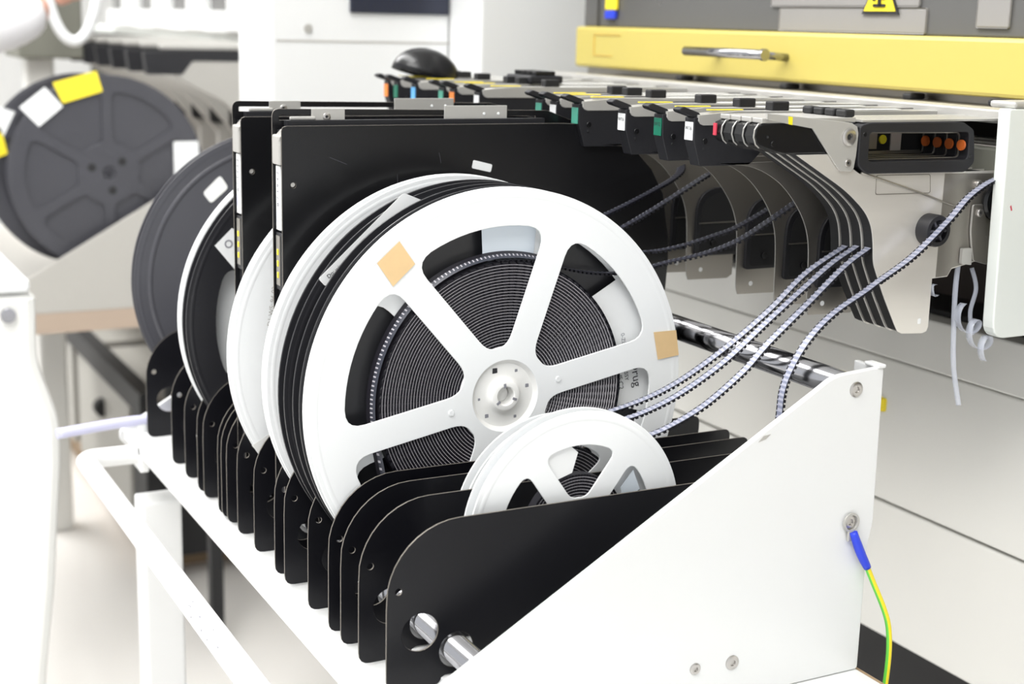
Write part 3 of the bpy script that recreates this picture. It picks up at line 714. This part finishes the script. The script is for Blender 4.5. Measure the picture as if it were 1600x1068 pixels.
# black cable guide dome and small parts on top of the far feeders
dm = bmesh.new(); bmesh.ops.create_uvsphere(dm, u_segments=32, v_segments=16, radius=1)
for v in list(dm.verts):
    if v.co.z < -.02: dm.verts.remove(v)
bmesh.ops.scale(dm, vec=(.030, .042, .032), verts=dm.verts); bmesh.ops.rotate(dm, cent=(0, 0, 0), matrix=Matrix.Rotation(-.25, 3, 'X'), verts=dm.verts)
for f in dm.faces: f.smooth = True
o = link('film_cover', bm2me(dm), 'black_gloss'); o.location = (-.545, .172, 1.1265); md = o.modifiers.new('s', 'SOLIDIFY'); md.thickness = .002
tag(o, 'glossy black domed cover on top of the farthest feeders', 'cover')
t = thing('connector_block', 'low black connector block on the far feeders, right of the domed cover', 'connector', (-.40, .235, 1.1275))
box('base', -.028, .028, -.02, .02, 0, .008, 'black_plastic', t, .002)
for k in range(4): box('pin_head', -.024+k*.013, -.014+k*.013, -.012, .012, .008, .0125, 'black_gloss', t, .001)

# ---------------------------------------------------------------- carrier tapes
def frames(P):
    out = []
    for i, p in enumerate(P):
        t = (P[min(i+1, len(P)-1)]-P[max(i-1, 0)]).normalized()
        s = Vector((1, 0, 0)); s = (s-t*s.dot(t)).normalized(); n = t.cross(s)
        if n.z < 0: n = -n
        out.append((p, t, s, n))
    return out
def tape(label, pts, w=.008, dark=False, group='carrier tapes running to the feeders'):
    P = catmull(pts, .002); F = frames(P); t = thing('carrier_tape', label, 'tape', P[0], group); O = P[0]
    def strip(name, a, b, h0, h1, mm, alt=None):
        bm = bmesh.new(); rows = []
        for (p, tt, s, n) in F:
            rows.append([bm.verts.new(p-O+s*u+n*h) for u, h in ((a, h1), (b, h1), (b, h0), (a, h0))])
        for i in range(len(rows)-1):
            for k in range(4):
                f = bm.faces.new((rows[i][k], rows[i][(k+1) % 4], rows[i+1][(k+1) % 4], rows[i+1][k]))
                if alt and k == 0 and i % 2 == 0: f.material_index = 1
        bm.faces.new(rows[0]); bm.faces.new(rows[-1])
        return link(name, bm2me(bm), [mm]+([alt] if alt else []), t)
    h = w/2
    strip('base_strip', -h, h, -.0003, 0, 'tape_dark')
    strip('cover_film', -h+.0016, h-.0006, .00005, .0002, 'dark_film' if dark else 'film', 'tape_mid' if dark else 'film_light')
    # pockets hang below the strip, sprocket holes run along its far edge
    bm = bmesh.new(); bm2 = bmesh.new(); acc = 0
    for i in range(1, len(F)-1):
        p, tt, s, n = F[i]; p = p-O
        if i % 2 == 0:
            c = [p+tt*a+s*b+n*d for a in (-.0011, .0011) for b in (h-.0034, h+.0002) for d in (-.0019, -.0002)]
            vs = [bm.verts.new(v) for v in c]
            for f in ((0, 1, 3, 2), (4, 5, 7, 6), (0, 1, 5, 4), (2, 3, 7, 6), (0, 2, 6, 4), (1, 3, 7, 5)): bm.faces.new([vs[j] for j in f])
            c = [p+tt*a+s*b+n*.00012 for a, b in ((-.0006, -h+.0003), (.0006, -h+.0003), (.0006, -h+.0014), (-.0006, -h+.0014))]
            bm2.faces.new([bm2.verts.new(v) for v in c])
    o = link('pockets', bm2me(bm), 'tape_dark', t); o['kind'] = 'stuff'
    o = link('sprocket_holes', bm2me(bm2), 'grey_ink' if dark else 'film_light', t); o['kind'] = 'stuff'
    return t
tape('pale carrier tape curving up in front, right of all others, over the chrome rail', [(.145, .1560, .870), (.145, .1581, .9046), (.145, .1595, .9235), (.145, .1660, .9403), (.145, .1806, .9614), (.145, .2024, .9796), (.145, .2322, .9950), (.145, .2443, 1.0018), (.145, .2779, 1.0200), (.145, .3114, 1.0461), (.145, .3296, 1.0632), (.145, .3454, 1.0728), (.143, .3634, 1.0784), (.138, .385, 1.079)])
tape('lowest of the three parallel pale tapes above the small reels', [(.0985, .045, .8815), (.1000, .0634, .8855), (.1026, .0844, .8915), (.1065, .1161, .9073), (.1104, .1477, .9316), (.1130, .1685, .9532), (.1169, .2003, .9820), (.1205, .2324, 1.0111), (.1235, .2555, 1.0269), (.1235, .262, 1.035)])
tape('middle of the three parallel pale tapes', [(.078, .02, .889), (.0800, .0468, .8937), (.0838, .0730, .8995), (.0884, .1045, .9127), (.0937, .1413, .9361), (.0991, .1780, .9675), (.1037, .2099, .9943), (.1067, .2313, 1.0114), (.1100, .2550, 1.0260), (.1102, .262, 1.034)])
tape('uppermost of the three parallel pale tapes, nearest the large reel', [(.025, .03, .876), (.0300, .0598, .8834), (.0431, .0990, .8970), (.0530, .1284, .9124), (.0645, .1622, .9383), (.0760, .1956, .9696), (.0858, .2237, 1.0008), (.0965, .2550, 1.0240), (.0968, .262, 1.032)])
tape('dark carrier tape sagging from the large white reel to the W16 feeder', [(-.0070, -.0100, 1.0090), (-.0070, .0235, 1.0073), (-.0070, .0490, 1.0004), (-.0070, .0747, .9948), (-.0068, .1000, .9926), (-.0066, .1267, .9940), (-.0060, .150, .9985), (.010, .1760, 1.0070), (.0250, .1980, 1.0185), (.036, .2179, 1.0340), (.0475, .2400, 1.0530), (.0475, .255, 1.064)], dark=True)
tape('dark carrier tape running above the sagging one towards the W12 feeder', [(-.0280, .09, 1.004), (-.0270, .1407, 1.0048), (-.0220, .1569, 1.0064), (-.0149, .1766, 1.0113), (-.0072, .1995, 1.0190), (-.0010, .2172, 1.0261), (.0035, .2445, 1.0403), (.0035, .262, 1.050)], dark=True)
tape('dull dark tape farthest back in front of the black cassette', [(-.082, .07, 1.010), (-.084, .1359, 1.0287), (-.1000, .2161, 1.0560), (-.129, .245, 1.066)], dark=True)
tape('bluish carrier tape slanting up past the black cassette edge', [(-.071, .08, .992), (-.0700, .1464, 1.0195), (-.0621, .1753, 1.0367), (-.0520, .2195, 1.0645), (-.052, .24, 1.074)], dark=True)

# clear film ends curling below the feeder
def ribbon(label, pts, w, m='clear_film', side=Vector((1, 0, 0))):
    P = catmull(pts, .003); bm = bmesh.new(); rows = []
    for i, p in enumerate(P):
        t = (P[min(i+1, len(P)-1)]-P[max(i-1, 0)]).normalized(); s = (side-t*side.dot(t)).normalized()*w/2
        rows.append((bm.verts.new(p-P[0]-s), bm.verts.new(p-P[0]+s)))
    for a, b in zip(rows, rows[1:]): bm.faces.new((a[0], a[1], b[1], b[0]))
    for f in bm.faces: f.smooth = True
    o = link('clear_film_strip', bm2me(bm), m); o.location = P[0]; md = o.modifiers.new('s', 'SOLIDIFY'); md.thickness = .0002
    return tag(o, label, 'film strip', 'clear film strips peeled off below the feeder')
ribbon('straight clear film strip hanging at the left below the feeder latch', [(.125, .3475, 1.007), (.124, .3480, .985), (.123, .3510, .955), (.122, .3560, .920), (.122, .366, .885)], .0042, side=Vector((.7, .7, 0)))
ribbon('clear film strip beside the straight one, bent at its middle', [(.122, .366, 1.002), (.124, .371, .985), (.123, .368, .965), (.122, .374, .945)], .0035, side=Vector((.7, .7, 0)))
hel = [(.132+.0045*k/12, .350+.0085*math.cos(k*.6+1.5)+.0010*k, .9665+.0090*math.sin(k*.6+1.5)-.0013*k) for k in range(26)]
ribbon('clear film curled in loops beside the white side cover corner', hel, .007)
ribbon('small clear film loop poking left of the latch', [(.128, .3205, .9925), (.129, .3160, .9915), (.129, .3185, .983), (.128, .3235, .9835)], .006)

# ---------------------------------------------------------------- earth wire
t = thing('earth_wire', 'green and yellow earth wire with blue tape sleeve on the white side plate', 'wire', (.1675, .218, .8175))
lug = plate('ring_lug', [(a-0, b) for a, b in circle(0, 0, .0078, 28)], [circle(0, 0, .0058, 28)], -.0010, .0006, 'light_metal', t, bev=.0003)
box('lug_neck', -.001, .0012, -.0030, .0040, -.0150, -.0065, 'light_metal', lug, .0006)
W0 = [(.170, .2185, .8105), (.171, .2205, .8045), (.172, .2265, .7915), (.173, .2330, .7800)]
link('blue_sleeve', tube_me([(a-.1675, b-.218, c-.8175) for a, b, c in W0], .0040, 12, step=.003, rfun=lambda u: .0030+.0007*math.sin(u*3.1)), 'blue_tape', t)
W1 = [(.173, .2322, .7812), (.173, .2405, .7660), (.174, .2520, .7440), (.174, .2590, .7270), (.174, .2620, .7060), (.174, .2615, .680), (.174, .258, .640), (.174, .26, .58)]
link('wire', tube_me([(a-.1675, b-.218, c-.8175) for a, b, c in W1], .0023, 12, step=.004, mats=lambda i, k: 0 if k in (1, 2, 3, 4, 5) else 1), ['wire_green', 'wire_yellow'], t)

# ---------------------------------------------------------------- background: cabinets behind
t = thing('machine_cabinet', 'white machine cabinet with dark screen in its upper half, behind the cassettes', 'cabinet', (-1.1, .3, 0))
box('body', 0, .15, -.178, .0905, .42, 1.9, 'white_paint', t, .004)
box('pedestal', .02, .13, -.02, .08, 0, .42, 'black_rubber', t)
box('screen', .15, .156, -.064, .088, 1.1975, 1.42, 'screen_navy', t, .002)
box('door_seam', .15, .1508, -.170, .09, 1.1565, 1.1590, 'beige_paint', t)
box('door_seam', .15, .1508, -.170, .09, .80, .8025, 'beige_paint', t)
disc('lock', .15, .153, -.125, 1.175, .006, 'light_metal', t, 16)
t = thing('machine_cabinet', 'plain white cabinet column between screen cabinet and yellow cover', 'cabinet', (-1.05, .6, 0))
box('body', -.19, .20, -.208, .60, .05, 1.9, 'white_paint', t, .004)
box('plinth', -.17, .18, -.20, .58, 0, .05, 'black_rubber', t)

# ---------------------------------------------------------------- background: second trolley and machine, farther down the line
T2X = -1.655
tr2 = thing('reel_trolley', 'out-of-focus reel trolley with beige side plate at far left', 'trolley', (-.2+T2X, 0, 0))
o = plate('side_plate', side, [], .160+.2, .166+.2, 'beige_paint', tr2, bev=.0012)
box('plate_foot', .355, .366, -.120, .2385, .655, .690, 'shelf_tan', tr2)
box('base_beam', -.42, .355, -.150, -.11, .655, .70, 'beige_paint', tr2)
box('tray', -.42, .36, -.13, .22, .715, .733, 'beige_paint', tr2)
rod('back_rail', (-.41, .214, .924), (.36, .214, .924), .0108, 'chrome', tr2)
for (lx, ly) in ((.0, .20), (.30, .20)): box('leg', lx-.012, lx+.012, ly-.012, ly+.012, 0, .66, 'black_rubber', tr2)
def far_reel(x, y, label, labs):
    r = reel('component_reel', label, x, y, .9215, th=.02, flange='grey_reel', hub='grey_reel', phase=30, coilr=0, fine=False, ri=.138, r0=.052, hw=.0085, group='dark reels on the far trolley', hubr=.012)
    link('web', lathe_me([(-.0045, .012), (-.0045, .140)], 64), 'grey_reel', r)
    for k in range(3):
        a = math.radians(40+120*k); disc('hub_hole', -.001, .0004, .03*math.cos(a), .03*math.sin(a), .007, 'black_rubber', r, 16)
    for pts, m in labs: label_quad(r, pts, .0011, m)
    return r
far_reel(-1.515, .018, 'blurred dark reel with yellow and white labels at far left', [([(-.093, .122), (-.082, .157), (-.006, .175), (.0, .147)], 'yellow_label') if False else ([(-.0720, .118), (-.0870, .152), (-.0150, .172), (-.0060, .138)], 'yellow_label'),
    ([(-.112, .080), (-.142, .112), (-.100, .145), (-.072, .113)], 'paper'), ([(.112, .052), (.155, .052), (.158, -.01), (.112, -.012)], 'paper')])
far_reel(-1.585, -.010, 'second blurred dark reel, peeking out at the far left edge', [([(-.150, .02), (-.163, .06), (-.135, .075), (-.125, .03)], 'yellow_label'), ([(-.160, .085), (-.138, .11), (-.11, .10), (-.13, .06)], 'paper')])
# second machine behind that trolley
m2 = thing('placement_machine', 'pale blurred placement machine with open white frames at upper left', 'machine', (-2.6, .5, 0))
box('body', -1.6, .95, .12, 1.0, .05, .92, 'panel_paint', m2)
box('base', -1.6, .95, .10, 1.0, 0, .05, 'black_rubber', m2)
box('lower_bar', -1.4, .70, -.355, -.32, .375, .425, 'black_rubber', m2)
box('end_column', .585, .70, -.345, .10, .06, .375, 'black_rubber', m2)
box('side_skin', .70, .715, -.20, .12, .10, .60, 'drawer_grey', m2)
for k in range(3):
    dw = box('drawer_front', .02-k*.62, .57-k*.62, -.35, .10, .115, .372, 'drawer_grey', m2, .004)
    disc('drawer_lock', .30-k*.62, .33-k*.62, -.352, .30, .02, 'black_rubber', dw, 16)
box('drawer_plinth', -1.4, .60, -.30, .10, 0, .115, 'shelf_brown', m2)
box('rear_shelf', -1.4, .80, -.28, .12, .60, .62, 'shelf_tan', m2)
box('upper_body', -1.6, .95, .25, 1.0, .92, 2.0, 'cover_paint', m2)
box('sill', -1.6, .95, .02, .25, 1.125, 1.150, 'cover_paint', m2, .004)
box('grey_cavity', -1.6, .95, .04, .25, .80, 1.12, 'black_rubber', m2)
for k, x in enumerate((-1.02, -.65, -.29, .07, .43, .79)):
    box('frame_post', x+.10, x+.26, .0, .25, 1.15, 1.60, 'white_paint', m2, .004)
    box('frame_window', x-.10, x+.10, .02, .24, 1.20, 1.60, 'window_grey', m2)
    box('frame_sill', x-.10, x+.10, .0, .24, 1.15, 1.20, 'white_paint', m2)
for k in range(7):
    x = -2.55+k*.14
    t = thing('tape_feeder', ['blurred feeder at upper left with slanted beige guide, farthest from view', 'blurred beige feeder, second from the far end', 'blurred beige feeder, third from the far end', 'blurred beige feeder in the middle of the far bank', 'blurred beige feeder, third from the white cabinet', 'blurred beige feeder, second from the white cabinet', 'blurred beige feeder right beside the white cabinet'][k], 'feeder', (x, .3, 1.08), 'blurred feeders of the far machine')
    guide = [(-.13, .02), (-.10, -.01), (-.02, -.05), (.05, -.13), (.05, -.19), (.09, -.19), (.10, -.12), (.04, -.02), (.16, .0), (.16, .03)]
    plate('side_plate', guide, [], -.02, 0, 'beige_paint', t)
    plate('nose_body', fillet([(-.17, .04), (-.165, .0), (-.10, .0), (-.08, .025), (.15, .025), (.15, .045)], .004), [], -.02, .001, 'black_plastic', t)
    plate('drive_housing', fillet([(.03, -.11), (.03, -.04), (.13, -.04), (.13, -.11)], [.01, .03, .01, .01]), [], 0, .004, 'black_rubber', t)
    box('top_cap', -.019, 0, -.14, .12, .045, .055, 'light_metal', t, .003)
# oval white hoop of the far machine's door
hp = [(.055*math.cos(2*PI*k/24), .16*math.sin(2*PI*k/24)) for k in range(24)]
me = tube_me([(0, a, b) for a, b in hp]+[(0, *hp[0])], .011, 10, step=.02)
o = link('hoop', me, 'white_plastic'); o.location = (-2.10, .082, 1.290)
tag(o, 'blurred white oval hoop hanging at the upper left', 'hoop')
# grey cabinet behind the hoop
t = thing('control_box', 'blurred grey green control box behind the white hoop, upper left', 'box', (-2.35, .14, 0))
box('body', -.10, .10, -.145, -.01, 1.09, 1.5, 'olive_grey', t, .006)
box('stand', -.03, .03, -.12, -.06, 0, 1.09, 'panel_paint', t, .006)
# white bin
t = thing('waste_bin', 'white bin with flared skirt standing at the far left edge', 'bin', (-1.10, -.34, 0))
prof = [(-.14, 0), (.13, 0), (.132, .26), (.150, .40), (.166, .579), (.167, .644), (.155, .682), (.141, .728), (.143, .80), (.143, .822), (-.14, .822)]
plate('body', fillet(prof, .02, 4), [], -.12, .12, 'cream_plastic', t, bev=.012)
box('lid', -.125, .125, -.145, .135, .824, .842, 'white_plastic', t, .006)
disc('button', .12, .128, .105, .795, .010, 'chrome', t, 20)

# ---------------------------------------------------------------- person in a white coat at the far left edge
PX, PY = -1.98, -.385
person = thing('person', 'person in a white coat at the far left edge, hand raised at machine', 'person', (PX, PY, 0))
def skin(name, verts, edges, radii, m, parent, root=0, sub=2):
    me = bpy.data.meshes.new(name); me.from_pydata(verts, edges, []); o = bpy.data.objects.new(name, me); COL.objects.link(o)
    md = o.modifiers.new('skin', 'SKIN'); o.modifiers.new('sub', 'SUBSURF').levels = sub
    for i, r in enumerate(radii):
        sv = me.skin_vertices[0].data[i]; sv.radius = r if isinstance(r, tuple) else (r, r); sv.use_root = (i == root)
    dg = bpy.context.evaluated_depsgraph_get(); me2 = bpy.data.meshes.new_from_object(o.evaluated_get(dg)); bpy.data.objects.remove(o)
    me2.materials.clear(); return link(name, me2, m, parent, True)
# coordinates relative to the feet: +Y towards the machine (the person faces +Y)
bv = [(0, 0, .95), (0, .0, 1.12), (0, .01, 1.32), (0, .0, 1.46), (0, .01, 1.52), (0, .03, 1.60), (0, .03, 1.70),
      (-.10, 0, .90), (-.11, .02, .50), (-.11, .0, .09), (-.11, .12, .03), (.10, 0, .90), (.11, .02, .50), (.11, 0, .09), (.11, .12, .03),
      (.18, .0, 1.42), (.22, .14, 1.13), (.18, .37, 1.20), (-.18, 0, 1.42), (-.24, -.02, 1.14), (-.22, .14, .98)]
be = [(0, 1), (1, 2), (2, 3), (3, 4), (4, 5), (5, 6), (0, 7), (7, 8), (8, 9), (9, 10), (0, 11), (11, 12), (12, 13), (13, 14), (3, 15), (15, 16), (16, 17), (3, 18), (18, 19), (19, 20)]
br = [(.15, .11), (.14, .10), (.17, .11), (.12, .08), .055, (.075, .09), (.07, .085), .085, .06, .042, .035, .085, .06, .042, .035, .06, .048, .034, .06, .048, .034]
body = skin('body', bv, be, br, 'skin', person)
cv = [(0, 0, .62), (0, 0, .95), (0, 0, 1.15), (0, .01, 1.32), (0, 0, 1.45), (.18, 0, 1.43), (.225, .14, 1.13), (.18, .365, 1.197), (-.18, 0, 1.43), (-.245, -.02, 1.14), (-.22, .13, .99)]
ce = [(0, 1), (1, 2), (2, 3), (3, 4), (4, 5), (5, 6), (6, 7), (4, 8), (8, 9), (9, 10)]
skin('coat', cv, ce, [(.22, .17), (.18, .14), (.17, .13), (.19, .13), (.14, .10), .078, .068, .056, .078, .066, .048], 'coat_cloth', person)
skin('trousers', [(0, 0, .95), (-.10, 0, .88), (-.11, .02, .50), (-.11, 0, .07), (.10, 0, .88), (.11, .02, .50), (.11, 0, .07)], [(0, 1), (1, 2), (2, 3), (0, 4), (4, 5), (5, 6)], [.14, .10, .075, .06, .10, .075, .06], 'trouser', person)
hd = bmesh.new(); bmesh.ops.create_uvsphere(hd, u_segments=24, v_segments=16, radius=1); bmesh.ops.scale(hd, vec=(.088, .105, .085), verts=hd.verts); bmesh.ops.translate(hd, vec=(0, .005, 1.735), verts=hd.verts)
link('hair', bm2me(hd), 'hair', person, True)
for s in (-1, 1):
    e = bmesh.new(); bmesh.ops.create_uvsphere(e, u_segments=12, v_segments=8, radius=.011); bmesh.ops.translate(e, vec=(s*.032, .118, 1.655), verts=e.verts); link('eye', bm2me(e), 'ink', person, True)
nz = skin('nose', [(0, .11, 1.655), (0, .135, 1.625)], [(0, 1)], [.008, .012], 'skin', person)
box('mouth', -.022, .022, .108, .118, 1.588, 1.596, 'pink', person, .003)
def hand(base, dirv, up, parent, s=1.):
    d = Vector(dirv).normalized(); u = Vector(up); u = (u-d*u.dot(d)).normalized(); r = d.cross(u); B = Vector(base)
    pts = [B, B+d*.045*s, B+d*.085*s]; V = [tuple(p) for p in pts]; E_ = [(0, 1), (1, 2)]; Rr = [(.026, .018), (.038, .014), (.036, .012)]
    p_ = skin('hand', V, E_, Rr, 'skin', parent, sub=1)
    for k, L in enumerate((.066, .075, .070, .055)):
        o_ = (k-1.5)*.019; b0 = B+d*.078+r*o_
        skin('finger', [tuple(b0), tuple(b0+d*L*.5-u*.006), tuple(b0+d*L*.8-u*.022), tuple(b0+d*L*.95-u*.036)], [(0, 1), (1, 2), (2, 3)], [.0095, .009, .008, .007], 'skin', p_, sub=1)
    b0 = B+d*.025+r*.028
    skin('thumb', [tuple(b0), tuple(b0+d*.025+r*.022-u*.006), tuple(b0+d*.052+r*.030-u*.016)], [(0, 1), (1, 2)], [.013, .011, .009], 'skin', p_, sub=1)
hand((.18, .375, 1.203), (-.05, .8, .5), (0, -.5, .8), body)
hand((-.22, .14, .98), (0, .7, -.6), (0, .6, .7), body)
